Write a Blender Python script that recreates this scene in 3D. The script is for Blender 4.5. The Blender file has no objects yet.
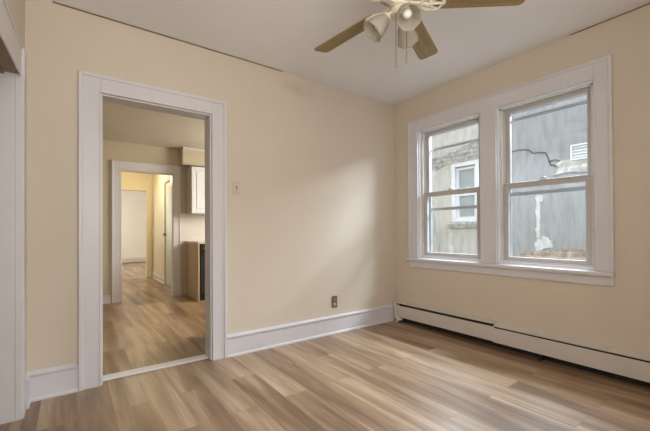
import bpy, bmesh, math, random
from mathutils import Vector, Matrix
random.seed(7)
S = bpy.context.scene
COL = S.collection
PI = math.pi

# ---------------------------------------------------------------- camera, world, lights, exposure
def axes(yaw, pitch, roll):
    f = Vector((math.sin(yaw)*math.cos(pitch), math.cos(yaw)*math.cos(pitch), math.sin(pitch)))
    r = Vector((math.cos(yaw), -math.sin(yaw), 0)); u = r.cross(f)
    return f, r*math.cos(roll)+u*math.sin(roll), -r*math.sin(roll)+u*math.cos(roll)
cam_d = bpy.data.cameras.new('camera'); cam = bpy.data.objects.new('camera', cam_d); COL.objects.link(cam)
cf, cr, cu = axes(.6291, .007, -.0055)
cam.matrix_world = Matrix(((cr.x, cu.x, -cf.x, -3.0969), (cr.y, cu.y, -cf.y, -2.8492), (cr.z, cu.z, -cf.z, 1.0499), (0, 0, 0, 1)))
cam_d.sensor_width = 36; cam_d.lens = 347.42/650*36; cam_d.shift_y = 13.27/650; cam_d.clip_start = .02
S.camera = cam

S.view_settings.view_transform = 'Standard'; S.view_settings.look = 'None'
S.view_settings.gamma = 1; S.view_settings.use_curve_mapping = False
S.view_settings.exposure = 0.62

w = bpy.data.worlds.new('sky'); S.world = w; w.use_nodes = True
bg = w.node_tree.nodes['Background']; bg.inputs[0].default_value = (.92, .97, 1.05, 1); bg.inputs[1].default_value = 1.2

def area(name, loc, direction, sx, sy, power, col):
    d = bpy.data.lights.new(name, 'AREA'); d.shape = 'RECTANGLE'; d.size = sx; d.size_y = sy; d.energy = power; d.color = col
    o = bpy.data.objects.new(name, d); COL.objects.link(o); o.location = loc
    o.rotation_euler = Vector(direction).to_track_quat('-Z', 'Y').to_euler()
    return o
def point(name, loc, power, col, rad=.08):
    d = bpy.data.lights.new(name, 'POINT'); d.energy = power; d.color = col; d.shadow_soft_size = rad
    o = bpy.data.objects.new(name, d); COL.objects.link(o); o.location = loc
    return o
# fill light added behind the camera to brighten the room
area('added_south_fill', (-2.6, -3.36, 1.45), (.05, 1, .05), 1.25, 1.4, 24, (1.0, .94, .83))
# light panel added over the alley, boosting sky light through the east windows
area('added_east_sky_fill', (1.7, -1.1, 3.12), (-1, 0, -.5), 3.4, .9, 350, (.80, .92, 1.05))
# kitchen window on its east wall, hall lamp, added far room fill
area('daylight_kitchen_window', (.06, 1.75, 1.5), (-1, .15, -.45), .9, 1.1, 60, (1.0, .95, .80))
point('hall_lamp_light', (-2.1, 4.9, 2.15), 12, (1.0, .84, .55))
area('added_far_room_fill', (-3.3, 8.6, 1.5), (1, 0, -.1), 1.5, 1.5, 40, (1.0, .97, .90))

# ---------------------------------------------------------------- helpers
class MB:
    def __init__(s): s.bm = bmesh.new(); s.mi = 0
    def box(s, x0, x1, y0, y1, z0, z1, mi=None):
        x0, x1 = sorted((x0, x1)); y0, y1 = sorted((y0, y1)); z0, z1 = sorted((z0, z1))
        v = [s.bm.verts.new(p) for p in ((x0,y0,z0),(x1,y0,z0),(x1,y1,z0),(x0,y1,z0),(x0,y0,z1),(x1,y0,z1),(x1,y1,z1),(x0,y1,z1))]
        for q in ((0,3,2,1),(4,5,6,7),(0,1,5,4),(1,2,6,5),(2,3,7,6),(3,0,4,7)):
            f = s.bm.faces.new([v[i] for i in q]); f.material_index = s.mi if mi is None else mi
        return s
    def prism(s, pts, axis, a, b):
        """closed 2-D outline extruded along axis from a to b; pts are the two other coordinates in order"""
        def P(p, t):
            return {'x': (t, p[0], p[1]), 'y': (p[0], t, p[1]), 'z': (p[0], p[1], t)}[axis]
        A = [s.bm.verts.new(P(p, a)) for p in pts]; B = [s.bm.verts.new(P(p, b)) for p in pts]
        n = len(pts); s.bm.faces.new(A); s.bm.faces.new(B[::-1])
        for i in range(n): s.bm.faces.new((A[i], B[i], B[(i+1) % n], A[(i+1) % n]))
        return s
    def lathe(s, prof, n=28, origin=(0,0,0), d=(0,0,1), ripple=None):
        """prof: (radius, height) along direction d"""
        q = Vector((0,0,1)).rotation_difference(Vector(d).normalized()); o = Vector(origin)
        rings = []
        for k, (rr, h) in enumerate(prof):
            ring = []
            for i in range(n):
                a = 2*PI*i/n; R = max(rr, 1e-5)
                if ripple: R *= 1+ripple(k, a)
                ring.append(s.bm.verts.new(o+q @ Vector((R*math.cos(a), R*math.sin(a), h))))
            rings.append(ring)
        for A, B in zip(rings, rings[1:]):
            for i in range(n): s.bm.faces.new((A[i], A[(i+1) % n], B[(i+1) % n], B[i]))
        if prof[0][0] > 1e-4: s.bm.faces.new(rings[0][::-1])
        if prof[-1][0] > 1e-4: s.bm.faces.new(rings[-1])
        return s
    def shell(s, prof, **k):
        """open lathe (no caps)"""
        n0 = [(r, h) for r, h in prof]
        before = set(s.bm.faces); s.lathe(n0, **k)
        for f in [f for f in s.bm.faces if f not in before and len(f.verts) > 4]: s.bm.faces.remove(f)
        return s
    def tube(s, pts, r, n=10, cap=True):
        pts = [Vector(p) for p in pts]; rings = []
        up = Vector((.31, .17, .93))
        for i, p in enumerate(pts):
            t = (pts[min(i+1, len(pts)-1)]-pts[max(i-1, 0)]).normalized()
            a = t.cross(up)
            if a.length < .1: a = t.cross(Vector((1, 0, 0)))
            a.normalize(); b = t.cross(a)
            rad = r[i] if isinstance(r, (list, tuple)) else r
            rings.append([s.bm.verts.new(p+a*rad*math.cos(2*PI*j/n)+b*rad*math.sin(2*PI*j/n)) for j in range(n)])
        for A, B in zip(rings, rings[1:]):
            for j in range(n): s.bm.faces.new((A[j], A[(j+1) % n], B[(j+1) % n], B[j]))
        if cap: s.bm.faces.new(rings[0][::-1]); s.bm.faces.new(rings[-1])
        return s
    def xf(s, M): s.bm.transform(M); return s
    def build(s, name, mat, parent=None, bevel=0, seg=2, smooth=False, solid=0, sub=0):
        bmesh.ops.recalc_face_normals(s.bm, faces=s.bm.faces[:])
        me = bpy.data.meshes.new(name); s.bm.to_mesh(me); s.bm.free()
        for m in (mat if isinstance(mat, (list, tuple)) else [mat]): me.materials.append(m)
        if smooth:
            for p in me.polygons: p.use_smooth = True
        o = bpy.data.objects.new(name, me); COL.objects.link(o)
        if parent: o.parent = parent
        if solid:
            md = o.modifiers.new('solid', 'SOLIDIFY'); md.thickness = solid; md.offset = 0
        if bevel:
            md = o.modifiers.new('bevel', 'BEVEL'); md.width = bevel; md.segments = seg; md.limit_method = 'ANGLE'; md.angle_limit = math.radians(40)
        if sub:
            md = o.modifiers.new('sub', 'SUBSURF'); md.levels = sub; md.render_levels = sub
        return o
def box(*a): return MB().box(*a)
def empty(name, loc=(0,0,0)):
    o = bpy.data.objects.new(name, None); COL.objects.link(o); o.location = loc; o.empty_display_size = .1
    return o
def tag(o, label, cat, group=None):
    o['label'] = label; o['category'] = cat
    if group: o['group'] = group
    return o
def struct(o, label=None, cat=None):
    o['kind'] = 'structure'
    if label: o['label'] = label
    if cat: o['category'] = cat
    return o
def copy_tree(o, parent=None):
    c = o.copy(); COL.objects.link(c)
    if parent: c.parent = parent
    for ch in list(o.children): copy_tree(ch, c)
    return c

# ---------------------------------------------------------------- materials
def nodes(name):
    m = bpy.data.materials.new(name); m.use_nodes = True
    return m, m.node_tree.nodes, m.node_tree.links, m.node_tree.nodes['Principled BSDF']
def paint(name, col, rough=.55, var=.05, scale=2.5, bump=.03, bscale=120, spec=.4, metal=0, dark=None, stretch=(1,1,1)):
    m, N, L, b = nodes(name)
    tc = N.new('ShaderNodeTexCoord'); mp = N.new('ShaderNodeMapping'); mp.inputs['Scale'].default_value = stretch
    L.new(tc.outputs['Object'], mp.inputs[0])
    n1 = N.new('ShaderNodeTexNoise'); n1.inputs['Scale'].default_value = scale; n1.inputs['Detail'].default_value = 5; n1.inputs['Roughness'].default_value = .6
    L.new(mp.outputs[0], n1.inputs['Vector'])
    rp = N.new('ShaderNodeValToRGB'); rp.color_ramp.elements[0].position = .3; rp.color_ramp.elements[1].position = .7
    c = Vector(col); d = Vector(dark) if dark else c*(1-2*var)
    rp.color_ramp.elements[0].color = (*d, 1); rp.color_ramp.elements[1].color = (*(c*(1+var) if not dark else c), 1)
    L.new(n1.outputs['Fac'], rp.inputs[0]); L.new(rp.outputs[0], b.inputs['Base Color'])
    b.inputs['Roughness'].default_value = rough; b.inputs['Specular IOR Level'].default_value = spec; b.inputs['Metallic'].default_value = metal
    if bump:
        n2 = N.new('ShaderNodeTexNoise'); n2.inputs['Scale'].default_value = bscale; n2.inputs['Detail'].default_value = 3
        L.new(mp.outputs[0], n2.inputs['Vector'])
        bp = N.new('ShaderNodeBump'); bp.inputs['Strength'].default_value = bump; bp.inputs['Distance'].default_value = .01
        L.new(n2.outputs['Fac'], bp.inputs['Height']); L.new(bp.outputs[0], b.inputs['Normal'])
    return m
M = {}
M['wall'] = paint('cream_wall_paint', (.68, .60, .50), .6, .018, 1.3, .04, 60)
def stained(src, centre, rx, rz):
    m = src.copy(); m.name = 'stained_wall_paint'; N = m.node_tree.nodes; L = m.node_tree.links; b = N['Principled BSDF']; old = b.inputs['Base Color'].links[0].from_socket
    tc = N.new('ShaderNodeTexCoord'); mp = N.new('ShaderNodeMapping'); mp.inputs['Location'].default_value = (-centre[0]/rx, 0, -centre[2]/rz); mp.inputs['Scale'].default_value = (1/rx, 0, 1/rz); L.new(tc.outputs['Object'], mp.inputs[0])
    ln = N.new('ShaderNodeVectorMath'); ln.operation = 'LENGTH'; L.new(mp.outputs[0], ln.inputs[0])
    n = N.new('ShaderNodeTexNoise'); n.inputs['Scale'].default_value = 9; n.inputs['Detail'].default_value = 5; L.new(tc.outputs['Object'], n.inputs['Vector'])
    ad = N.new('ShaderNodeMath'); ad.operation = 'MULTIPLY_ADD'; ad.inputs[1].default_value = 1.2; L.new(n.outputs['Fac'], ad.inputs[0]); L.new(ln.outputs['Value'], ad.inputs[2])
    mr = N.new('ShaderNodeMapRange'); mr.inputs[1].default_value = .7; mr.inputs[2].default_value = 1.6; mr.inputs[3].default_value = .42; mr.inputs[4].default_value = 0; L.new(ad.outputs[0], mr.inputs[0])
    mx = N.new('ShaderNodeMix'); mx.data_type = 'RGBA'; mx.inputs[7].default_value = (.50, .43, .36, 1); L.new(mr.outputs[0], mx.inputs[0]); L.new(old, mx.inputs[6]); L.new(mx.outputs[2], b.inputs['Base Color'])
    return m
M['wall_n'] = stained(M['wall'], (-1.33, 0, 2.41), .24, .09)
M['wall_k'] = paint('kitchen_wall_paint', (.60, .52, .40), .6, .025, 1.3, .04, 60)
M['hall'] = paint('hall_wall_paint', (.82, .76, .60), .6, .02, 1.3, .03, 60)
M['white_wall'] = paint('far_room_paint', (.84, .80, .70), .6, .02, 1.3, .03, 60)
M['ceiling'] = paint('ceiling_paint', (.85, .845, .855), .75, .02, 1.0, .05, 40)
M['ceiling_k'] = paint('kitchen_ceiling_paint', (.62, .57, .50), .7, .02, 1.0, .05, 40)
M['trim'] = paint('white_trim_paint', (.70, .68, .71), .35, .02, 3, .03, 30)
M['vinyl'] = paint('window_vinyl', (.84, .85, .88), .35, .02, 4, 0)
M['sash'] = paint('sash_paint', (.54, .51, .49), .4, .03, 4, .02, 60)
M['track'] = paint('sash_track', (.74, .73, .70), .5, .05, 8, .02, 60)
M['storm'] = paint('storm_aluminium', (.44, .46, .48), .45, .03, 8, 0)
M['heater'] = paint('heater_enamel', (.68, .62, .57), .4, .03, 5, .02, 80)
M['dark'] = paint('heater_shade_black', (.022, .020, .018), .8, .1, 20, 0)  # near black, puts shade into the colour in and under the heaters
M['brown_gap'] = paint('brown_ceiling_joint', (.22, .16, .10), .8, .2, 12, 0)
M['brown_wood'] = paint('bare_brown_wood', (.30, .22, .14), .6, .15, 6, .1, 60, stretch=(30, 2, 30))
M['threshold'] = paint('threshold_paint', (.84, .82, .82), .4, .04, 6, .03, 60)
M['fan_white'] = paint('fan_enamel', (.78, .72, .58), .3, .03, 8, 0)
M['fob'] = paint('fob_wood', (.40, .27, .17), .4, .1, 20, 0)
M['brass'] = paint('aged_brass', (.30, .23, .15), .35, .1, 20, 0, metal=.9)
M['bulb'] = paint('bulb_white', (.80, .79, .77), .3, .01, 5, 0)
M['switch'] = paint('switch_plastic', (.64, .54, .49), .35, .02, 20, 0)
M['outlet'] = paint('brown_outlet', (.17, .14, .11), .4, .1, 30, 0)
M['outlet_face'] = paint('grey_receptacle', (.30, .26, .22), .4, .1, 30, 0)
M['cab_tan'] = paint('cabinet_side', (.60, .49, .36), .5, .05, 3, .02, 60, stretch=(20, 20, 2))
M['cab_grey'] = paint('wall_cabinet_side', (.58, .53, .47), .5, .03, 3, 0)
M['cab_white'] = paint('cabinet_door_white', (.78, .81, .88), .35, .02, 5, 0)
M['counter'] = paint('counter_laminate', (.74, .70, .64), .3, .05, 30, 0)
M['black'] = paint('black_enamel', (.035, .04, .05), .25, .1, 10, 0)
M['steel'] = paint('steel_edge', (.62, .60, .56), .3, .04, 20, 0, metal=.7)
M['tile'] = paint('backsplash_white', (.76, .72, .70), .3, .02, 10, 0)
M['halldoor'] = paint('hall_door_paint', (.66, .74, .66), .35, .02, 4, 0)

def blade_mat(name, c0, c1, spec=.35, rough=.42):
    m, N, L, b = nodes(name)
    tc = N.new('ShaderNodeTexCoord'); mp = N.new('ShaderNodeMapping'); mp.inputs['Scale'].default_value = (2.5, 45, 45)
    L.new(tc.outputs['Object'], mp.inputs[0])
    n1 = N.new('ShaderNodeTexNoise'); n1.inputs['Scale'].default_value = 1; n1.inputs['Detail'].default_value = 6; n1.inputs['Distortion'].default_value = .8
    L.new(mp.outputs[0], n1.inputs['Vector'])
    rp = N.new('ShaderNodeValToRGB'); rp.color_ramp.elements[0].position = .32; rp.color_ramp.elements[1].position = .68
    rp.color_ramp.elements[0].color = (*c0, 1); rp.color_ramp.elements[1].color = (*c1, 1)
    L.new(n1.outputs['Fac'], rp.inputs[0]); L.new(rp.outputs[0], b.inputs['Base Color'])
    b.inputs['Roughness'].default_value = rough; b.inputs['Specular IOR Level'].default_value = spec
    return m
M['blade'] = blade_mat('oak_blade', (.205, .14, .05), (.345, .245, .095))

def floor_mat():
    m, N, L, b = nodes('oak_vinyl_planks')
    tc = N.new('ShaderNodeTexCoord'); mp = N.new('ShaderNodeMapping'); mp.inputs['Rotation'].default_value = (0, 0, PI/2); mp.inputs['Location'].default_value = (.31, .05, 0)
    L.new(tc.outputs['Object'], mp.inputs[0])
    br = N.new('ShaderNodeTexBrick'); br.inputs['Scale'].default_value = 1; br.inputs['Brick Width'].default_value = 1.22; br.inputs['Row Height'].default_value = .178
    br.inputs['Mortar Size'].default_value = .0012; br.inputs['Mortar Smooth'].default_value = .2; br.offset = .37; br.squash = 1
    br.inputs['Color1'].default_value = (0, 0, 0, 1); br.inputs['Color2'].default_value = (1, 1, 1, 1); br.inputs['Mortar'].default_value = (.3, .3, .3, 1); br.inputs['Bias'].default_value = 0
    L.new(mp.outputs[0], br.inputs['Vector'])
    # grain coordinates: stretched along the plank, shifted per plank
    sep = N.new('ShaderNodeSeparateXYZ'); L.new(tc.outputs['Object'], sep.inputs[0])
    mul = N.new('ShaderNodeMath'); mul.operation = 'MULTIPLY'; mul.inputs[1].default_value = 37.0; L.new(br.outputs['Color'], mul.inputs[0])
    cmb = N.new('ShaderNodeCombineXYZ'); L.new(sep.outputs[0], cmb.inputs[0]); L.new(sep.outputs[1], cmb.inputs[1]); L.new(mul.outputs[0], cmb.inputs[2])
    def noise(scale, det, dist):
        q = N.new('ShaderNodeMapping'); q.inputs['Scale'].default_value = scale; L.new(cmb.outputs[0], q.inputs[0])
        n = N.new('ShaderNodeTexNoise'); n.inputs['Scale'].default_value = 1; n.inputs['Detail'].default_value = det; n.inputs['Distortion'].default_value = dist
        L.new(q.outputs[0], n.inputs['Vector']); return n
    g1 = noise((7, .55, .3), 5, .6); g2 = noise((75, 3.0, 1), 6, .6)
    r1 = N.new('ShaderNodeValToRGB'); e = r1.color_ramp.elements
    e[0].position = .33; e[0].color = (.195, .117, .066, 1); e[1].position = .68; e[1].color = (.56, .415, .285, 1)
    k = e.new(.5); k.color = (.37, .245, .15, 1)
    L.new(g1.outputs['Fac'], r1.inputs[0])
    r2 = N.new('ShaderNodeValToRGB'); r2.color_ramp.elements[0].position = .33; r2.color_ramp.elements[1].position = .62
    r2.color_ramp.elements[0].color = (.74, .71, .69, 1); r2.color_ramp.elements[1].color = (1.05, 1.05, 1.05, 1)
    L.new(g2.outputs['Fac'], r2.inputs[0])
    mx = N.new('ShaderNodeMix'); mx.data_type = 'RGBA'; mx.blend_type = 'MULTIPLY'; mx.inputs[0].default_value = .8
    L.new(r1.outputs[0], mx.inputs[6]); L.new(r2.outputs[0], mx.inputs[7])
    # plank to plank tone
    r3 = N.new('ShaderNodeValToRGB'); r3.color_ramp.elements[0].color = (.93, .925, .92, 1); r3.color_ramp.elements[1].color = (1.08, 1.075, 1.06, 1)
    L.new(br.outputs['Color'], r3.inputs[0])
    m2 = N.new('ShaderNodeMix'); m2.data_type = 'RGBA'; m2.blend_type = 'MULTIPLY'; m2.inputs[0].default_value = 1
    L.new(mx.outputs[2], m2.inputs[6]); L.new(r3.outputs[0], m2.inputs[7])
    m3 = N.new('ShaderNodeMix'); m3.data_type = 'RGBA'; m3.blend_type = 'MIX'
    L.new(br.outputs['Fac'], m3.inputs[0]); L.new(m2.outputs[2], m3.inputs[6]); m3.inputs[7].default_value = (.20, .14, .09, 1)
    L.new(m3.outputs[2], b.inputs['Base Color'])
    rr = N.new('ShaderNodeMapRange'); rr.inputs[3].default_value = .28; rr.inputs[4].default_value = .42; L.new(g2.outputs['Fac'], rr.inputs[0]); L.new(rr.outputs[0], b.inputs['Roughness'])
    b.inputs['Specular IOR Level'].default_value = .5
    bp = N.new('ShaderNodeBump'); bp.inputs['Strength'].default_value = .06; bp.inputs['Distance'].default_value = .004
    L.new(g2.outputs['Fac'], bp.inputs['Height']); L.new(bp.outputs[0], b.inputs['Normal'])
    return m
M['floor'] = floor_mat()

def glass_mat(name, tint=(.97, .98, .98), refl=.06):
    m = bpy.data.materials.new(name); m.use_nodes = True; N = m.node_tree.nodes; L = m.node_tree.links; N.clear()
    o = N.new('ShaderNodeOutputMaterial'); t = N.new('ShaderNodeBsdfTransparent'); t.inputs[0].default_value = (*tint, 1)
    g = N.new('ShaderNodeBsdfGlossy'); g.inputs['Roughness'].default_value = .02
    fr = N.new('ShaderNodeFresnel'); fr.inputs[0].default_value = 1.45
    ge = N.new('ShaderNodeNewGeometry'); iv = N.new('ShaderNodeMath'); iv.operation = 'SUBTRACT'; iv.inputs[0].default_value = 1; L.new(ge.outputs['Backfacing'], iv.inputs[1])
    mu = N.new('ShaderNodeMath'); mu.operation = 'MULTIPLY'; L.new(fr.outputs[0], mu.inputs[0]); L.new(iv.outputs[0], mu.inputs[1])
    mx = N.new('ShaderNodeMixShader'); L.new(mu.outputs[0], mx.inputs[0]); L.new(t.outputs[0], mx.inputs[1]); L.new(g.outputs[0], mx.inputs[2]); L.new(mx.outputs[0], o.inputs[0])
    return m
M['glass'] = glass_mat('window_glass')
M['far_glass'] = paint('neighbour_glass', (.26, .285, .30), .12, .12, 3, 0, spec=.6)
def shade_mat():
    m = bpy.data.materials.new('frosted_shade'); m.use_nodes = True; N = m.node_tree.nodes; L = m.node_tree.links; N.clear()
    o = N.new('ShaderNodeOutputMaterial'); d = N.new('ShaderNodeBsdfPrincipled'); d.inputs['Base Color'].default_value = (.58, .53, .46, 1); d.inputs['Roughness'].default_value = .3
    t = N.new('ShaderNodeBsdfTranslucent'); t.inputs[0].default_value = (.68, .64, .57, 1)
    tr = N.new('ShaderNodeBsdfTransparent'); a = N.new('ShaderNodeMixShader'); a.inputs[0].default_value = .38
    c = N.new('ShaderNodeMixShader'); c.inputs[0].default_value = .30
    L.new(d.outputs[0], a.inputs[1]); L.new(t.outputs[0], a.inputs[2]); L.new(a.outputs[0], c.inputs[1]); L.new(tr.outputs[0], c.inputs[2]); L.new(c.outputs[0], o.inputs[0])
    return m
M['shade'] = shade_mat()

def stucco_mat():
    m, N, L, b = nodes('weathered_stucco')
    tc = N.new('ShaderNodeTexCoord'); sep = N.new('ShaderNodeSeparateXYZ'); L.new(tc.outputs['Object'], sep.inputs[0])
    def noise(scale, det, mapscale=(1,1,1)):
        mp = N.new('ShaderNodeMapping'); mp.inputs['Scale'].default_value = mapscale; L.new(tc.outputs['Object'], mp.inputs[0])
        n = N.new('ShaderNodeTexNoise'); n.inputs['Scale'].default_value = scale; n.inputs['Detail'].default_value = det; n.inputs['Roughness'].default_value = .65
        L.new(mp.outputs[0], n.inputs['Vector']); return n
    n1 = noise(1.6, 6); n2 = noise(4, 8, (1, 3.5, .7)); n3 = noise(70, 4)
    # old repaint: cream coat towards +y, grey coat towards -y, with a ragged edge
    ad = N.new('ShaderNodeMath'); ad.operation = 'MULTIPLY_ADD'; ad.inputs[1].default_value = .5; L.new(n1.outputs['Fac'], ad.inputs[0]); L.new(sep.outputs[1], ad.inputs[2])
    mr = N.new('ShaderNodeMapRange'); mr.inputs[1].default_value = .1; mr.inputs[2].default_value = .5; L.new(ad.outputs[0], mr.inputs[0])
    c = N.new('ShaderNodeMix'); c.data_type = 'RGBA'; c.inputs[6].default_value = (.255, .253, .247, 1); c.inputs[7].default_value = (.41, .392, .358, 1); L.new(mr.outputs[0], c.inputs[0])
    # upper band more weathered
    az = N.new('ShaderNodeMath'); az.operation = 'MULTIPLY_ADD'; az.inputs[1].default_value = .35; L.new(n1.outputs['Fac'], az.inputs[0]); L.new(sep.outputs[2], az.inputs[2])
    mz = N.new('ShaderNodeMapRange'); mz.inputs[1].default_value = 2.25; mz.inputs[2].default_value = 2.42; mz.inputs[4].default_value = .75; L.new(az.outputs[0], mz.inputs[0])
    c2 = N.new('ShaderNodeMix'); c2.data_type = 'RGBA'; c2.inputs[7].default_value = (.265, .265, .27, 1); im = N.new('ShaderNodeMath'); im.operation = 'SUBTRACT'; im.inputs[0].default_value = 1; L.new(mr.outputs[0], im.inputs[1])
    mm = N.new('ShaderNodeMath'); mm.operation = 'MULTIPLY'; L.new(im.outputs[0], mm.inputs[0]); L.new(mz.outputs[0], mm.inputs[1]); L.new(mm.outputs[0], c2.inputs[0]); L.new(c.outputs[2], c2.inputs[6])
    r2 = N.new('ShaderNodeValToRGB'); r2.color_ramp.elements[0].position = .34; r2.color_ramp.elements[1].position = .56
    r2.color_ramp.elements[0].color = (.72, .72, .72, 1); r2.color_ramp.elements[1].color = (1, 1, 1, 1); L.new(n2.outputs['Fac'], r2.inputs[0])
    c3 = N.new('ShaderNodeMix'); c3.data_type = 'RGBA'; c3.blend_type = 'MULTIPLY'; c3.inputs[0].default_value = .9; L.new(c2.outputs[2], c3.inputs[6]); L.new(r2.outputs[0], c3.inputs[7])
    # thin yellowish drip line
    L.new(c3.outputs[2], b.inputs['Base Color']); b.inputs['Roughness'].default_value = .9
    bp = N.new('ShaderNodeBump'); bp.inputs['Strength'].default_value = .35; bp.inputs['Distance'].default_value = .02; L.new(n3.outputs['Fac'], bp.inputs['Height']); L.new(bp.outputs[0], b.inputs['Normal'])
    return m
M['stucco'] = stucco_mat()
def brick_mat(name, c1, c2, mortar):
    m, N, L, b = nodes(name)
    tc = N.new('ShaderNodeTexCoord'); sep = N.new('ShaderNodeSeparateXYZ'); L.new(tc.outputs['Object'], sep.inputs[0])
    cm = N.new('ShaderNodeCombineXYZ'); L.new(sep.outputs[1], cm.inputs[0]); L.new(sep.outputs[2], cm.inputs[1])
    br = N.new('ShaderNodeTexBrick'); br.inputs['Scale'].default_value = 1; br.inputs['Brick Width'].default_value = .21; br.inputs['Row Height'].default_value = .07; br.inputs['Mortar Size'].default_value = .008
    br.inputs['Color1'].default_value = (*c1, 1); br.inputs['Color2'].default_value = (*c2, 1); br.inputs['Mortar'].default_value = (*mortar, 1); L.new(cm.outputs[0], br.inputs['Vector'])
    n = N.new('ShaderNodeTexNoise'); n.inputs['Scale'].default_value = 14; n.inputs['Detail'].default_value = 6; L.new(tc.outputs['Object'], n.inputs['Vector'])
    r = N.new('ShaderNodeValToRGB'); r.color_ramp.elements[0].position = .35; r.color_ramp.elements[1].position = .65; r.color_ramp.elements[0].color = (.6, .6, .6, 1); r.color_ramp.elements[1].color = (1.15, 1.15, 1.15, 1); L.new(n.outputs['Fac'], r.inputs[0])
    x = N.new('ShaderNodeMix'); x.data_type = 'RGBA'; x.blend_type = 'MULTIPLY'; x.inputs[0].default_value = 1; L.new(br.outputs['Color'], x.inputs[6]); L.new(r.outputs[0], x.inputs[7])
    L.new(x.outputs[2], b.inputs['Base Color']); b.inputs['Roughness'].default_value = .9
    return m
M['brick'] = brick_mat('exposed_grey_brick', (.30, .28, .26), (.23, .22, .215), (.38, .365, .345))
M['brick_pale'] = brick_mat('exposed_pale_brick', (.42, .39, .355), (.33, .31, .29), (.46, .445, .42))
M['brick_red'] = brick_mat('brick_footing', (.34, .26, .20), (.29, .22, .17), (.38, .33, .28))
M['patch_white'] = paint('white_plaster_patch', (.45, .44, .425), .8, .12, 9, .2, 60)
M['crack'] = paint('crack_shadow', (.085, .08, .078), .9, .2, 20, 0)
M['wood_frame'] = paint('neighbour_frame_white', (.50, .50, .515), .5, .04, 8, .05, 60)
M['pole'] = paint('grey_conduit', (.26, .27, .27), .5, .1, 10, 0)
M['asphalt'] = paint('alley_concrete', (.20, .195, .19), .9, .1, 4, .2, 60)

# ---------------------------------------------------------------- the setting
WX, WY, H = -3.335, -3.2, 2.55          # west wall face, south wall face, ceiling
KH, KY = 2.42, 3.20                     # kitchen ceiling, far kitchen wall
fl = box(-4.2, .2, -3.45, 11.0, -.08, 0).build('floor', M['floor']); struct(fl, 'grey brown oak plank floor running from the room into the kitchen and hall', 'floor')
struct(box(-4.2, .2, -3.45, .14, H, H+.15).build('ceiling', M['ceiling']), 'pale grey white ceiling of the room with the fan', 'ceiling')
# north wall with the cased doorway
OX0, OX1, OZ = -2.938, -2.172, 2.013
wn = MB(); wn.box(-4.2, OX0, 0, .14, 0, H); wn.box(OX1, .2, 0, .14, 0, H); wn.box(OX0, OX1, 0, .14, OZ, H)
struct(wn.build('wall_north', M['wall_n']), 'cream painted wall with the cased doorway to the kitchen', 'wall')
# east wall with two windows
WZ0, WZ1 = .748, 2.15
WIN = [(-1.085, -.36), (-1.96, -1.235)]
we = MB(); we.box(0, .2, -3.45, WIN[1][0], 0, H); we.box(0, .2, WIN[1][1], WIN[0][0], WZ0, WZ1); we.box(0, .2, WIN[0][1], 0, 0, H)
we.box(0, .2, WIN[1][0], WIN[0][1], 0, WZ0); we.box(0, .2, WIN[1][0], WIN[0][1], WZ1, H)
struct(we.build('wall_east', M['wall']), 'tan cream wall with the pair of sash windows', 'wall')
# west wall with a cased opening to a closet
CY0, CY1, CZ = -1.75, -.25, 1.95
ww = MB(); ww.box(WX-.14, WX, -3.45, CY0, 0, H); ww.box(WX-.14, WX, CY1, 0, 0, H); ww.box(WX-.14, WX, CY0, CY1, CZ, H)
struct(ww.build('wall_west', M['wall']), 'cream wall at the left edge with the cased closet opening', 'wall')
# south wall behind the camera, with an opening made for the added fill light
ws = MB(); ws.box(-4.2, -3.25, WY-.14, WY, 0, H); ws.box(-1.95, .2, WY-.14, WY, 0, H); ws.box(-3.25, -1.95, WY-.14, WY, 0, .75); ws.box(-3.25, -1.95, WY-.14, WY, 2.15, H)
struct(ws.build('wall_south', M['wall']), 'cream wall behind the viewer', 'wall')
wc = MB(); wc.box(-4.2, -4.1, -3.45, 0, 0, H); struct(wc.build('wall_closet', M['wall']), 'back wall of the closet', 'wall')

# kitchen, hall and far room shell
FX0, FX1, FZ = -2.505, -1.763, 2.0
k = MB(); k.box(-4.2, FX0, KY, KY+.12, 0, KH); k.box(FX1, .2, KY, KY+.12, 0, KH); k.box(FX0, FX1, KY, KY+.12, FZ, KH)
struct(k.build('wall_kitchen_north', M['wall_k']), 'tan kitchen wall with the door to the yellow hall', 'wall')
struct(box(-4.2, -4.1, .14, KY, 0, KH).build('wall_kitchen_west', M['wall_k']), 'tan kitchen wall out of sight on the left', 'wall')
struct(box(.1, .2, .14, KY, 0, KH).build('wall_kitchen_east', M['wall_k']), 'tan kitchen wall out of sight on the right', 'wall')
struct(box(-1.93, -1.2, .14, .77, 0, KH).build('wall_kitchen_shadow_block', M['wall_k']), 'unseen block added behind the doorway on the right to shade the floor', 'wall')  # stub added out of view to cast a shadow on the kitchen floor
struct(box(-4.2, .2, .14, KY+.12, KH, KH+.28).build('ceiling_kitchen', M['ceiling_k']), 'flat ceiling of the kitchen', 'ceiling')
HX = -1.575
hw = MB(); hw.box(HX, HX+.1, KY+.12, 4.05, 0, KH); hw.box(HX, HX+.1, 4.72, 6.1, 0, KH); hw.box(HX, HX+.1, 4.05, 4.72, 2.04, KH)
struct(hw.build('wall_hall_east', M['hall']), 'pale hall wall with a door in it', 'wall')
struct(box(-2.95, -2.85, KY+.12, 6.1, 0, KH).build('wall_hall_west', M['hall']), 'hall wall on the left, hidden by the kitchen wall', 'wall')
h = MB(); h.box(-1.70, HX+.1, 6.1, 6.2, 0, KH); h.box(-2.95, -1.70, 6.1, 6.2, 2.0, KH)
struct(h.build('wall_hall_north', M['hall']), 'yellow lit hall wall above the opening to the far room', 'wall')
struct(box(-2.95, HX+.1, KY+.12, 6.2, KH, KH+.1).build('ceiling_hall', M['hall']), 'yellow lit hall ceiling', 'ceiling')
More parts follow.
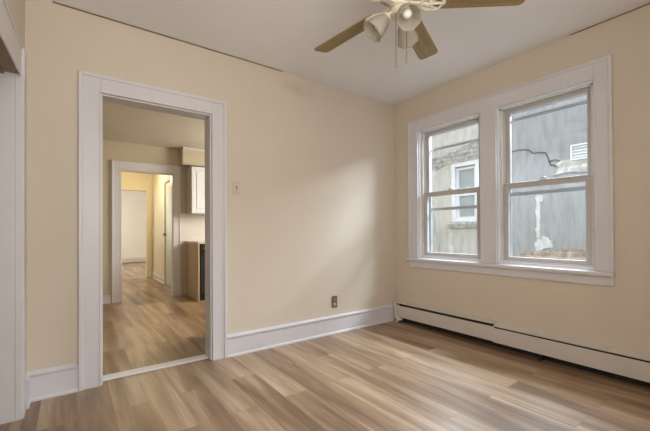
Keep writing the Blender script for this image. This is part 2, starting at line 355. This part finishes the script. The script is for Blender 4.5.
f = MB(); f.box(-3.6, .2, 10.75, 10.9, 0, 2.5); f.box(-3.6, -3.5, 6.2, 10.75, 0, 2.5); f.box(.1, .2, 6.2, 10.75, 0, 2.5); f.box(HX+.1, .2, 6.1, 6.2, 0, 2.5); f.box(-3.6, -2.95, 6.1, 6.2, 0, 2.5)
struct(f.build('wall_far_room', M['white_wall']), 'bright white walls of the room beyond the hall', 'wall')
struct(box(-3.6, .2, 6.2, 10.9, 2.5, 2.6).build('ceiling_far_room', M['ceiling']), 'ceiling of the room beyond the hall', 'ceiling')

# ceiling joints: thin open brown gap where the wall meets the ceiling
struct(box(-3.2, -1.5, -.004, 0, H-.008, H).build('trim_1', M['brown_gap']), 'thin brown gap along the ceiling above the doorway wall', 'trim')
struct(box(-.004, 0, -2.6, -1.81, H-.007, H).build('trim_2', M['brown_gap']), 'thin brown gap along the ceiling above the right window', 'trim')

# baseboards (profile: flat board, cap moulding, shoe)
def bb_prof(t=.02, hgt=.185, cap=.03):
    return [(0, 0), (-t-.010, 0), (-t-.010, .012), (-t, .022), (-t, hgt-cap-.004), (-t+.006, hgt-cap-.001), (-t+.006, hgt-cap+.003), (-t-.009, hgt-cap+.007), (-t-.009, hgt-cap+.015), (-t*.55, hgt-.006), (-t*.3, hgt), (0, hgt)]
b_ = MB()
for a, c in ((WX, -3.062), (-2.05, 0)): b_.prism(bb_prof(), 'x', a, c)
struct(b_.build('baseboard_north', M['trim']), 'tall white moulded baseboard along the doorway wall', 'baseboard')
b_ = MB(); b_.prism([(WX-p[0], p[1]) for p in bb_prof()], 'y', -.125, -.03)
struct(b_.build('baseboard_west', M['trim']), 'short white baseboard piece in the left corner', 'baseboard')
b_ = MB(); b_.prism([(KY+p[0], p[1]) for p in bb_prof(.018, .12, .02)], 'x', -4.1, -2.63)
struct(b_.build('baseboard_kitchen', M['trim']), 'white baseboard on the far kitchen wall', 'baseboard')
b_ = MB()
for a, c in ((KY+.12, 3.99), (4.78, 6.1)): b_.prism([(HX+p[0], p[1]) for p in bb_prof(.015, .1, .02)], 'y', a, c)
struct(b_.build('baseboard_hall', M['trim']), 'low white baseboard along the hall wall', 'baseboard')

# door casing, doorway to the kitchen
def casing(x0, x1, z1, wl, wr, wh, y, s, name, mat, th=.022, z0=0):
    """casing in a y = const wall; s = -1 sticks out towards -y"""
    m = MB(); Y = lambda d: y+s*d
    m.box(x0-wl, x0, Y(0), Y(th), z0, z1+wh); m.box(x1, x1+wr, Y(0), Y(th), z0, z1+wh); m.box(x0, x1, Y(0), Y(th), z1, z1+wh)
    e = .02
    m.box(x0-wl-.004, x0-wl+e, Y(0), Y(th+.010), z0, z1+wh+.004); m.box(x1+wr-e, x1+wr+.004, Y(0), Y(th+.010), z0, z1+wh+.004); m.box(x0-wl+e, x1+wr-e, Y(0), Y(th+.010), z1+wh-e, z1+wh+.004)
    m.box(x0-.010, x0+.002, Y(0), Y(th+.004), z0, z1+.010); m.box(x1-.002, x1+.010, Y(0), Y(th+.004), z0, z1+.010); m.box(x0+.002, x1-.002, Y(0), Y(th+.004), z1-.002, z1+.010)
    return m.build(name, mat, bevel=.004)
struct(casing(OX0, OX1, OZ, .122, .114, .115, 0, -1, 'trim_3', M['trim']), 'wide white casing around the kitchen doorway', 'trim')
j = MB(); j.box(OX0, OX0+.012, .0, .145, 0, OZ); j.box(OX1-.012, OX1, .0, .145, 0, OZ); j.box(OX0+.012, OX1-.012, .0, .145, OZ-.012, OZ)
struct(j.build('trim_4', M['trim'], bevel=.002), 'white jamb lining of the kitchen doorway', 'trim')
struct(box(OX0+.013, OX1-.013, .055, .150, 0, .012).build('trim_5', M['threshold'], bevel=.004), 'white threshold strip across the kitchen doorway', 'trim')
struct(casing(FX0, FX1, FZ, .115, .108, .125, KY, -1, 'trim_6', M['trim']), 'white casing around the far kitchen door to the hall', 'trim')
j = MB(); j.box(FX0, FX0+.012, KY, KY+.122, 0, FZ); j.box(FX1-.012, FX1, KY, KY+.122, 0, FZ); j.box(FX0, FX1, KY, KY+.122, FZ-.012, FZ)
struct(j.build('trim_7', M['trim']), 'white jamb lining of the far kitchen door', 'trim')
# hall door in the east hall wall
d1 = box(HX+.004, HX+.044, 4.06, 4.71, .01, 2.03).build('door_1', M['halldoor'], bevel=.003); struct(d1, 'pale green white door in the hall wall', 'door')
MB().lathe([(.006, 0), (.01, .02), (.026, .03), (.026, .05), (.012, .06)], 16, (HX+.004, 4.64, 1.0), (-1, 0, 0)).build('door_handle', M['brass'], d1, smooth=True)
t = MB()
t.box(HX-.018, HX, 3.97, 4.05, 0, 2.12); t.box(HX-.018, HX, 4.72, 4.80, 0, 2.12); t.box(HX-.018, HX, 4.05, 4.72, 2.04, 2.12)
struct(t.build('trim_8', M['trim'], bevel=.003), 'white casing around the door in the hall wall', 'trim')
t = MB(); t.box(-1.70, -1.60, 6.08, 6.1, 0, 2.08); t.box(-2.85, -1.70, 6.08, 6.1, 2.0, 2.08)
struct(t.build('trim_9', M['hall'], bevel=.003), 'yellow lit casing of the opening to the far room', 'trim')
struct(box(-2.85, -1.70, 6.1, 6.2, 0, .01).build('trim_10', M['threshold']), 'floor strip at the opening to the far room', 'trim')

# closet opening casing: leg, thinner head board, jamb, brown head soffit
t = MB(); t.box(WX, WX+.019, CY1, CY1+.115, 0, 2.105)
t.box(WX, WX+.017, CY0-.115, CY0, 0, 2.10)
hz = lambda y: CZ-.008-.125*(CY1-y)
t.prism([(CY1-.001, hz(CY1)), (CY1-.001, 2.105), (CY0, 2.105-.125*(CY1-CY0)), (CY0, hz(CY0))], 'x', WX-.002, WX+.006)
t.prism([(CY1-.001, 2.095), (CY1-.001, 2.108), (CY0, 2.108-.125*(CY1-CY0)), (CY0, 2.095-.125*(CY1-CY0))], 'x', WX-.002, WX+.012)
t.box(WX-.02, WX+.010, CY1-.006, CY1-.0005, 0, CZ-.02)
struct(t.build('trim_11', M['trim'], bevel=.003), 'white casing of the closet opening at the left edge', 'trim')
t = MB(); t.box(WX-.14, WX-.004, CY1-.004, CY1, 0, CZ); t.box(WX-.14, WX-.004, CY0, CY0+.012, 0, CZ)
struct(t.build('trim_12', M['trim']), 'white side jamb of the closet opening', 'trim')
t = MB(); t.prism([(CY1-.004, CZ), (CY0+.012, CZ), (CY0+.012, hz(CY0)+.004), (CY1-.004, hz(CY1)+.004)], 'x', WX-.14, WX-.002)
t.prism([(CY1-.004, hz(CY1)+.004), (CY1-.004, hz(CY1)-.010), (CY0+.012, hz(CY0)-.010), (CY0+.012, hz(CY0)+.004)], 'x', WX-.085, WX-.065)
struct(t.build('trim_13', M['brown_wood']), 'brown bare wood head of the closet opening', 'trim')

# kitchen soffit box above the wall cabinet, ceiling strip
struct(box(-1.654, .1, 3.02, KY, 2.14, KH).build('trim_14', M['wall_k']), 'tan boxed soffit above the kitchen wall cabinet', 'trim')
struct(box(-1.654, .1, 3.0, 3.02, 2.385, KH).build('trim_15', M['trim']), 'thin white strip under the kitchen ceiling', 'trim')
struct(box(-1.655, .1, KY-.008, KY, .9, 1.36).build('trim_16', M['tile']), 'white backsplash above the kitchen counter', 'trim')

# ---------------------------------------------------------------- the pair of windows
# shared casing with mullion, stool and apron
y0, y1 = -2.065, -.232
t = MB()
t.box(-.022, 0, y0, WIN[1][0], WZ0, 2.28); t.box(-.022, 0, WIN[1][1], WIN[0][0], WZ0, WZ1); t.box(-.022, 0, WIN[0][1], y1, WZ0, 2.28); t.box(-.022, 0, WIN[1][0], WIN[0][1], WZ1, 2.28)
t.box(-.032, 0, y0-.004, y0+.02, WZ0, 2.284); t.box(-.032, 0, y1-.02, y1+.004, WZ0, 2.284); t.box(-.032, 0, y0+.02, y1-.02, 2.262, 2.284)
for a, c in WIN:
    t.box(-.026, -.0005, a-.012, a+.001, WZ0, WZ1+.012); t.box(-.026, -.0005, c-.001, c+.012, WZ0, WZ1+.012); t.box(-.026, -.0005, a+.001, c-.001, WZ1-.001, WZ1+.012)
struct(t.build('trim_17', M['trim'], bevel=.004), 'wide white casing with centre mullion around both windows', 'trim')
t = MB(); t.box(-.058, .02, y0-.008, y1+.010, .717, WZ0)
struct(t.build('trim_18', M['trim'], bevel=.008, seg=3), 'white window stool running under both windows', 'trim')
struct(box(-.02, 0, y0, y1, .647, .717).build('trim_19', M['trim'], bevel=.004), 'white apron board below the window stool', 'trim')

def frame_rect(m, x0, x1, a, c, z0, z1, l, r, b, tp):
    m.box(x0, x1, a, a+l, z0, z1); m.box(x0, x1, c-r, c, z0, z1); m.box(x0, x1, a+l, c-r, z0, z0+b); m.box(x0, x1, a+l, c-r, z1-tp, z1)
def sash_window(idx, a, c, storm_top, storm_mid):
    root = empty('window_%d' % idx, (0, (a+c)/2, WZ0)); struct(root, ['left', 'right'][idx-1]+' double hung window of the pair looking onto the neighbouring stucco wall', 'window')
    root['kind'] = 'structure'
    def bld(mb, name, mat, par=root, **kw):
        o = mb.build(name, mat, par, **kw)
        return o
    def loc(m): return m.xf(Matrix.Translation((0, -(a+c)/2, -WZ0)))
    # jamb lining
    m = MB(); frame_rect(m, .0, .198, a, c, WZ0, WZ1, .010, .010, .006, .010); bld(loc(m), 'window_frame', M['vinyl'], bevel=.002)
    A, C = a+.010, c-.010
    # stops and track
    m = MB()
    for p, q in ((A, A+.022), (C-.022, C)):
        m.box(.030, .042, p, q, WZ0+.006, WZ1-.010); m.box(.079, .084, p, q, WZ0+.006, WZ1-.010); m.box(.120, .129, p, q, WZ0+.006, WZ1-.010)
    m.box(.030, .042, A, C, WZ1-.022, WZ1-.010)
    bld(loc(m), 'sash_track', M['track'])
    m = MB(); m.box(.018, .13, A, C, WZ0+.006, WZ0+.022); m.box(.036, .042, A, C, WZ0+.022, WZ0+.034); bld(loc(m), 'window_sill', M['vinyl'], bevel=.003)
    A2, C2 = A+.020, C-.020
    # lower sash, inner
    m = MB(); frame_rect(m, .043, .078, A2, C2, WZ0+.022, 1.466, .044, .044, .045, .048); m.box(.034, .043, A2+.02, C2-.02, 1.452, 1.466)
    lo = bld(loc(m), 'lower_sash', M['sash'], bevel=.003)
    m = MB(); m.box(.058, .062, A2+.04, C2-.04, WZ0+.062, 1.424); bld(loc(m), 'pane', M['glass'], lo)
    m = MB(); yc = (a+c)/2; m.box(.048, .074, yc-.03, yc+.03, 1.466, 1.474); m.lathe([(.012, 0), (.012, .014), (.004, .018)], 14, (.062, yc, 1.474)); m.box(.042, .064, yc-.006, yc+.028, 1.480, 1.488)
    bld(loc(m), 'sash_lock', M['sash'], lo, bevel=.002)
    # upper sash, outer
    m = MB(); frame_rect(m, .085, .119, A2, C2, 1.43, WZ1-.012, .044, .044, .042, .038)
    up = bld(loc(m), 'upper_sash', M['sash'], bevel=.003)
    m = MB(); m.box(.100, .104, A2+.04, C2-.04, 1.47, WZ1-.045); bld(loc(m), 'pane', M['glass'], up)
    # storm window outside
    m = MB(); frame_rect(m, .150, .170, A+.001, C-.001, WZ0+.012, WZ1-.012, .036, .036, .03, .03)
    m.box(.148, .166, A+.03, C-.03, storm_top-.012, storm_top+.012); m.box(.146, .168, A+.03, C-.03, storm_mid-.015, storm_mid+.015)
    st = bld(loc(m), 'storm_frame', M['storm'])
    m = MB(); m.box(.156, .159, A+.03, C-.03, WZ0+.04, storm_top); bld(loc(m), 'pane', M['glass'], st)
    return root
sash_window(1, *WIN[0], 1.948, 1.285)
sash_window(2, *WIN[1], 2.050, 1.376)

# ---------------------------------------------------------------- outside: the neighbouring house across the alley
NX = 2.2
struct(box(.2, 8, -7, 7, -.75, -.65).build('floor_alley', M['asphalt']), 'grey concrete alley between the houses', 'ground')
nb = empty('neighbour_house', (NX, 0, -.65)); tag(nb, 'weathered grey stucco house wall seen outside through both windows', 'building')
def nbx(mb, name, mat, par=nb, **kw):
    mb.xf(Matrix.Translation((-NX, 0, .65))); return mb.build(name, mat, par, **kw)
NW = (.20, .70, 1.19, 2.19)
m = MB(); m.box(NX, NX+.3, -6, NW[0], -.65, 3.1); m.box(NX, NX+.3, NW[1], 6, -.65, 3.1); m.box(NX, NX+.3, NW[0], NW[1], -.65, NW[2]); m.box(NX, NX+.3, NW[0], NW[1], NW[3], 3.1)
nbx(m, 'wall', M['stucco'])
m = MB(); frame_rect(m, NX-.02, NX+.10, NW[0]-.0, NW[1], NW[2], NW[3], .065, .065, .05, .065)
m.box(NX+.04, NX+.09, NW[0]+.065, NW[1]-.065, 1.63, 1.68)
wf = nbx(m, 'window_frame', M['wood_frame'], bevel=.004)
m = MB(); frame_rect(m, NX+.03, NX+.08, NW[0]+.065, NW[1]-.065, NW[2]+.05, NW[3]-.075, .045, .045, .04, .045); nbx(m, 'sash', M['wood_frame'], wf)
nbx(box(NX+.06, NX+.066, NW[0]+.10, NW[1]-.10, NW[2]+.06, NW[3]-.09), 'pane', M['far_glass'], wf)
nbx(box(NX+.12, NX+.14, NW[0], NW[1], NW[2], NW[3]), 'blind', M['wood_frame'], wf)
def ragged(pts, n=5, amp=.02, seed=1):
    rnd = random.Random(seed); out = []
    for i, p in enumerate(pts):
        q = pts[(i+1) % len(pts)]
        for k in range(n):
            t = k/n; out.append((p[0]+(q[0]-p[0])*t+rnd.uniform(-amp, amp), p[1]+(q[1]-p[1])*t+rnd.uniform(-amp, amp)))
    return out
def patch(name, mat, pts, n=5, amp=.02, seed=1, d=.012):
    m = MB(); m.prism(ragged(pts, n, amp, seed), 'x', NX-d, NX+.01); return nbx(m, name, mat)
patch('brick_band', M['brick'], [(1.16, 2.16), (1.02, 2.13), (.72, 2.22), (.15, 2.21), (-.05, 2.30), (-.05, 2.50), (.45, 2.46), (.62, 2.40), (1.16, 2.36)], 5, .022, 3)
patch('brick_patch', M['brick_pale'], [(-.86, 1.78), (-1.45, 1.80), (-1.45, 2.00), (-1.12, 1.98), (-.92, 1.94)], 5, .025, 5)
patch('plaster_patch', M['patch_white'], [(1.14, 2.02), (1.02, 2.06), (1.05, 2.20), (1.17, 2.24)], 4, .02, 8, .008)
patch('plaster_patch', M['patch_white'], [(.775, .62), (.69, .62), (.69, 1.0), (.735, 1.04), (.775, .99)], 4, .006, 9, .008)
patch('plaster_patch', M['patch_white'], [(-.64, .95), (-.70, .92), (-.685, 1.2), (-.70, 1.42), (-.76, 1.53), (-.64, 1.55), (-.635, 1.25)], 6, .012, 11, .006)
patch('plaster_patch', M['patch_white'], [(-.62, .76), (-.83, .81), (-.83, .90), (-.75, .98), (-.66, .93), (-.61, .86)], 6, .018, 12, .006)
patch('brick_footing', M['brick_red'], [(-.35, .2), (-2.0, .2), (-2.0, .84), (-1.1, .80), (-.55, .74), (-.40, .70)], 6, .015, 13, .02)
patch('window_sill', M['brick'], [(.15, 1.10), (.76, 1.10), (.76, 1.19), (.15, 1.19)], 4, .010, 14, .05)
# crack: jagged open line in the stucco
cr_pts = [(-.18, 2.215), (-.27, 2.225), (-.40, 2.245), (-.50, 2.235), (-.57, 2.21), (-.60, 2.16), (-.70, 2.155), (-.775, 2.135), (-.80, 2.06), (-.83, 1.96), (-.87, 1.95), (-.90, 1.93), (-.96, 1.90)]
m = MB(); wd = [.012, .015, .017, .016, .018, .015, .014, .020, .022, .026, .018, .012, .006]
top = [(p[0]+random.uniform(-.006, .006), p[1]-.02+wv*.42) for p, wv in zip(cr_pts, wd)]; bot = [(p[0]+.006, p[1]-.02-wv*.42) for p, wv in zip(cr_pts, wd)]
m.prism(top+bot[::-1], 'x', NX-.010, NX+.01); nbx(m, 'crack', M['crack'])
m = MB(); p2 = [(-.80, 1.985), (-.88, 2.0), (-.93, 1.985), (-.96, 1.94)]
m.prism([(p[0], p[1]+.007) for p in p2]+[(p[0], p[1]-.007) for p in p2[::-1]], 'x', NX-.010, NX+.01); nbx(m, 'crack', M['crack'])
# louvred wall vent
m = MB(); frame_rect(m, NX-.04, NX+.01, -1.40, -1.075, 1.955, 2.155, .02, .02, .02, .02); m.box(NX-.012, NX, -1.38, -1.095, 1.975, 2.135)
for q in range(4): m.prism([(NX-.034, 1.985+q*.04), (NX-.012, 2.005+q*.04), (NX-.012, 2.012+q*.04), (NX-.034, 1.992+q*.04)], 'y', -1.38, -1.095)
nbx(m, 'wall_vent', M['wood_frame'])
# leaning grey conduit
m = MB(); m.tube([(NX-.03, 1.20, 1.78), (NX-.03, 1.15, 1.62), (NX-.03, .95, .66), (NX-.03, .80, -.1)], .011, 8); nbx(m, 'conduit', M['pole'])

# ---------------------------------------------------------------- baseboard heaters under the windows
def heater_short():
    o = empty('baseboard_heater', (0, -.62, 0)); tag(o, 'left shorter baseboard heater with open damper, by the room corner', 'heater', None)
    T = Matrix.Translation((0, .62, 0))
    ya, yb = -1.225, -.032
    m = MB(); m.prism([(-.001, .06), (-.008, .06), (-.008, .222), (-.040, .220), (-.055, .212), (-.058, .216), (-.042, .226), (-.001, .230)], 'y', ya, yb)
    m.xf(T).build('back_panel', M['heater'], o)
    m = MB(); m.prism([(-.052, .058), (-.062, .060), (-.064, .186), (-.060, .190), (-.057, .186), (-.056, .066)], 'y', ya, yb); m.xf(T).build('front_panel', M['heater'], o)
    MB().box(-.004, -.001, ya, yb, .001, .07).xf(T).build('under_shade_strip', M['dark'], o)  # near-black strip on the wall, painted shade below the heater
    m = MB(); m.prism([(-.009, .07), (-.053, .07), (-.053, .209), (-.009, .209)], 'y', ya+.02, yb-.08)  # fins as a solid block, blackened so the damper gap looks shaded
    m.xf(T).build('gap_shade_fins', M['dark'], o)
    m = MB(); m.prism([(-.001, .085), (-.068, .085), (-.070, .205), (-.058, .226), (-.001, .234)], 'y', yb-.045, yb); m.xf(T).build('end_cap', M['heater'], o, bevel=.003)
    m = MB(); m.tube([(-.045, yb-.030, .10), (-.050, yb-.034, .070), (-.066, yb-.052, .048), (-.072, yb-.085, .040), (-.060, yb-.13, .042)], .013, 12)
    m.lathe([(.014, -.016), (.022, -.010), (.024, .0), (.022, .010), (.014, .016)], 18, (-.066, yb-.050, .048)); m.lathe([(.012, 0), (.022, .004), (.022, .020), (.012, .026)], 18, (-.070, yb-.078, .040), (-.1, -1, 0)); m.lathe([(.020, 0), (.020, .004)], 16, (-.068, yb-.052, .001)); m.tube([(-.068, yb-.052, .001), (-.067, yb-.052, .045)], .011, 12)
    m.xf(T).build('valve', M['heater'], o, smooth=False)
    return o
def heater_long():
    o = empty('baseboard_heater', (0, -2.2, 0)); tag(o, 'right longer baseboard heater with closed damper, under the right window', 'heater', None)
    T = Matrix.Translation((0, 2.2, 0)); ya, yb = -3.17, -1.222
    m = MB(); m.prism([(-.001, .055), (-.008, .055), (-.008, .210), (-.066, .194), (-.069, .199), (-.035, .214), (-.001, .228)], 'y', ya, yb); m.xf(T).build('back_panel', M['heater'], o)
    m = MB(); m.prism([(-.062, .056), (-.076, .058), (-.078, .180), (-.073, .184), (-.069, .180), (-.070, .066)], 'y', ya, yb); m.xf(T).build('front_panel', M['heater'], o)
    MB().box(-.004, -.001, ya, yb, .001, .07).xf(T).build('under_shade_strip', M['dark'], o)  # dark sheet painted in for the shade between heater and floor
    m = MB(); m.prism([(-.009, .07), (-.064, .07), (-.064, .190), (-.009, .190)], 'y', ya+.02, yb-.01); m.xf(T).build('gap_shade_fins', M['dark'], o)  # fin block filled in near black as shade behind the damper slot
    for y in (-1.60, -2.3, -2.95): MB().box(-.056, -.003, y-.008, y+.008, .0, .075).xf(T).build('bracket', M['dark'], o)
    return o
heater_short(); heater_long()

# ---------------------------------------------------------------- switch and outlet on the north wall
sw = empty('light_switch', (-1.962, 0, 1.427)); tag(sw, 'pinkish beige toggle switch plate on the wall right of the doorway', 'light switch')
box(-.035, .035, -.006, 0, -.058, .058).build('plate', M['switch'], sw, bevel=.003)
m = MB(); m.box(-.006, .006, -.0075, -.005, -.013, .013); m.prism([(-.006, -.006), (-.006, .006), (-.018, .010), (-.018, .004)], 'x', -.004, .004); m.build('toggle', M['outlet_face'], sw)
for z in (-.03, .03): MB().lathe([(.0035, 0), (.0025, .0012)], 10, (0, -.006, z), (0, -1, 0)).build('screw', M['outlet_face'], sw)
ou = empty('electrical_outlet', (-.911, 0, .322)); tag(ou, 'dark brown double outlet low on the wall above the baseboard', 'outlet')
box(-.035, .035, -.006, 0, -.060, .060).build('plate', M['outlet'], ou, bevel=.003)
for z, mt in ((.022, 'outlet_face'), (-.024, 'switch')):
    m = MB(); m.prism([(.0165*math.cos(a), z+.0165*max(-.8, min(.8, math.sin(a)))) for a in [2*PI*i/24 for i in range(24)]], 'y', -.009, -.004)
    r_ = m.build('receptacle', M[mt], ou)
    m = MB(); m.box(-.008, -.0055, -.0096, -.008, z-.002, z+.006); m.box(.0055, .008, -.0096, -.008, z-.002, z+.006); m.lathe([(.0025, 0), (.0025, .0015)], 10, (0, -.0085, z-.008), (0, -1, 0)); m.build('slots', M['black'], r_)

# ---------------------------------------------------------------- ceiling fan with light kit
FC = Vector((-1.67, -1.585, 0)); ZB = 2.275
fan = empty('ceiling_fan', (FC.x, FC.y, H)); tag(fan, 'cream ceiling fan with five oak blades and three frosted lamp shades', 'ceiling fan')
def fz(z): return z-H
MB().lathe([(.0, 0), (.085, 0), (.085, -.012), (.075, -.035), (.04, -.065), (.022, -.075), (.022, -.09), (0, -.09)][::-1], 32).build('canopy', M['fan_white'], fan, smooth=True)
MB().lathe([(.0, fz(2.250)), (.045, fz(2.250)), (.050, fz(2.265)), (.052, fz(2.285)), (.075, fz(2.305)), (.120, fz(2.325)), (.140, fz(2.36)), (.135, fz(2.40)), (.11, fz(2.43)), (.03, fz(2.455)), (.022, fz(2.47)), (0, fz(2.47))], 40).build('motor_housing', M['fan_white'], fan, smooth=True)
def outline():
    pts = []
    def arc(cx, cy, r, a0, a1, n=6):
        for i in range(n+1):
            a = math.radians(a0+(a1-a0)*i/n); pts.append((cx+r*math.cos(a), cy+r*math.sin(a)))
    arc(.172, -.045, .012, 180, 270, 3); arc(.662-.03, -.066+.03, .03, 270, 352); arc(.662-.03, .066-.03, .03, 8, 90); arc(.172, .045, .012, 90, 180, 3)
    return pts
blade_me = None
for kk, ang in enumerate((95.5, 24, -40.5, -114, 173)):
    R = Matrix.Rotation(math.radians(ang), 4, 'Z') @ Matrix.Rotation(math.radians(-11 if kk != 2 else -3), 4, 'X')
    m = MB(); m.prism(outline(), 'z', -.003, .003)
    b = m.build('blade', M['blade'], fan, bevel=.0015); b.location = (0, 0, fz(ZB)); b.rotation_euler = R.to_euler()
    # scrolled iron under the blade root
    m = MB()
    m.prism([(.050, -.022), (.090, -.014), (.115, -.012), (.115, .012), (.090, .014), (.050, .022)], 'z', -.014, -.004)
    for q in (1, -1):
        m.tube([(.105, q*.006, -.010), (.122, q*.030, -.010), (.145, q*.047, -.010), (.170, q*.044, -.010), (.180, q*.026, -.010), (.165, q*.013, -.010), (.148, q*.022, -.010)], .0075, 8)
        m.tube([(.155, q*.047, -.010), (.185, q*.052, -.010), (.212, q*.038, -.010), (.226, q*.012, -.010)], .0075, 8)
    m.tube([(.105, 0, -.010), (.16, 0, -.010), (.235, 0, -.010)], .008, 8)
    for x, y in ((.195, .045), (.195, -.045), (.230, 0)): m.lathe([(.012, -.014), (.012, -.004)], 14, (x, y, 0))
    m.build('blade_iron', M['fan_white'], b, smooth=False)
# light kit
MB().lathe([(0, fz(2.190)), (.012, fz(2.191)), (.030, fz(2.195)), (.046, fz(2.203)), (.050, fz(2.213)), (.050, fz(2.235)), (.045, fz(2.25)), (0, fz(2.251))], 32).build('light_fitter', M['fan_white'], fan, smooth=True)
def lamp(az, tilt=42):
    a = math.radians(az); t = math.radians(tilt); out = Vector((math.cos(a), math.sin(a), 0)); d = out*math.cos(t)-Vector((0, 0, 1))*math.sin(t)
    base = out*.052+Vector((0, 0, fz(2.218)))
    n0 = base+d*.026
    MB().tube([out*.03+Vector((0, 0, fz(2.221))), base, n0], .011, 12).lathe([(.014, 0), (.026, .006), (.027, .026), (.024, .030)], 24, n0-d*.006, d).build('socket', M['fan_white'], fan, smooth=False)
    prof = [(.024, .0), (.030, .010), (.040, .028), (.046, .048), (.049, .070), (.052, .088), (.058, .104), (.061, .110)]
    sh = MB().shell(prof, n=48, origin=n0+d*.010, d=d, ripple=lambda k, q: (.035*(k/7)**2)*math.cos(8*q)).build('lamp_shade', M['shade'], fan, smooth=True, solid=.003)
    MB().lathe([(.011, .0), (.012, .02), (.017, .030), (.024, .046), (.024, .056), (.017, .068), (.007, .074), (0, .075)], 24, n0+d*.014, d).build('bulb', M['bulb'], sh, smooth=True)
for az, ti in ((148, 46), (240, 50), (28, 20)): lamp(az, ti)
for (cx, cy), z1, z0 in (((-.044, -.010), 2.20, 1.94), ((.034, -.016), 2.20, 1.985)):
    m = MB(); n = int((z1-z0)/.006)
    m.tube([(cx, cy, fz(z1)), (cx, cy, fz(z0))], .0020, 6)
    for i in range(n): m.lathe([(.0006, -.002), (.0022, 0), (.0006, .002)], 6, (cx, cy, fz(z1-i*.006)))
    ch = m.build('pull_chain', M['brass'], fan)
    MB().lathe([(0, -.032), (.004, -.030), (.0075, -.022), (.0075, -.014), (.005, -.006), (.003, 0), (0, .001)], 14, (cx, cy, fz(z0))).build('pull_fob', M['fob'], ch, smooth=True)

# ---------------------------------------------------------------- kitchen units seen through the doorway
CX = -1.560
cb = empty('base_cabinet', (CX, KY, 0)); tag(cb, 'tan end panelled kitchen base cabinet beyond the doorway', 'cabinet')
MB().box(0, .022, -.68, -.002, .0, .865).build('side_panel', M['cab_tan'], cb, bevel=.002)
MB().box(.022, .03, -.60, -.002, .0, .865).build('body', M['cab_tan'], cb)
ct = box(CX-.008, .09, KY-.69, KY-.010, .866, .90).build('countertop', M['counter'], bevel=.006); tag(ct, 'light laminate countertop on the tan base cabinet and dishwasher', 'countertop')
dw = empty('dishwasher', (CX+.034, KY-.66, 0)); tag(dw, 'black dishwasher beside the tan cabinet end panel', 'dishwasher')
MB().box(0, .6, .0, .58, .09, .860).build('body', M['black'], dw)
MB().box(.004, .596, -.022, 0, .11, .74).build('door', M['black'], dw, bevel=.006)
MB().box(.004, .596, -.026, 0, .745, .858).build('control_panel', M['black'], dw, bevel=.004)
MB().box(.0, .6, .04, .57, .0, .09).build('kick_plate', M['black'], dw)
m = MB(); m.tube([(.05, -.022, .80), (.05, -.052, .80), (.55, -.052, .80), (.55, -.022, .80)], .010, 10); m.build('handle', M['steel'], dw)
uc = empty('wall_cabinet', (CX, KY, 1.345)); tag(uc, 'white raised panel kitchen cabinet hung high on the far wall', 'cabinet')
MB().box(0, .78, -.30, -.002, 0, .76).build('body', M['cab_grey'], uc, bevel=.002)
for x0 in (.006, .396):
    x1 = x0+.378
    m = MB()
    m.box(x0, x0+.055, -.322, -.302, .006, .754); m.box(x1-.055, x1, -.322, -.302, .006, .754); m.box(x0+.055, x1-.055, -.322, -.302, .006, .061); m.box(x0+.055, x1-.055, -.322, -.302, .699, .754)
    m.box(x0+.055, x1-.055, -.312, -.302, .061, .699)
    m.box(x0+.075, x1-.075, -.320, -.312, .081, .679)
    m.build('door', M['cab_white'], uc, bevel=.005)
# heater on the far room wall
fh = empty('baseboard_heater', (-1.2, 10.75, 0)); tag(fh, 'white baseboard heater on the far wall of the distant bright room', 'heater')
m = MB(); m.prism([(-.001, .02), (-.06, .02), (-.065, .15), (-.05, .18), (-.001, .19)], 'x', -.55, 1.0); m.build('panel', M['heater'], fh)
m = MB(); m.prism([(-.001, .0), (-.066, .0), (-.07, .16), (-.05, .19), (-.001, .2)], 'x', -.58, -.55); m.build('end_cap', M['heater'], fh)
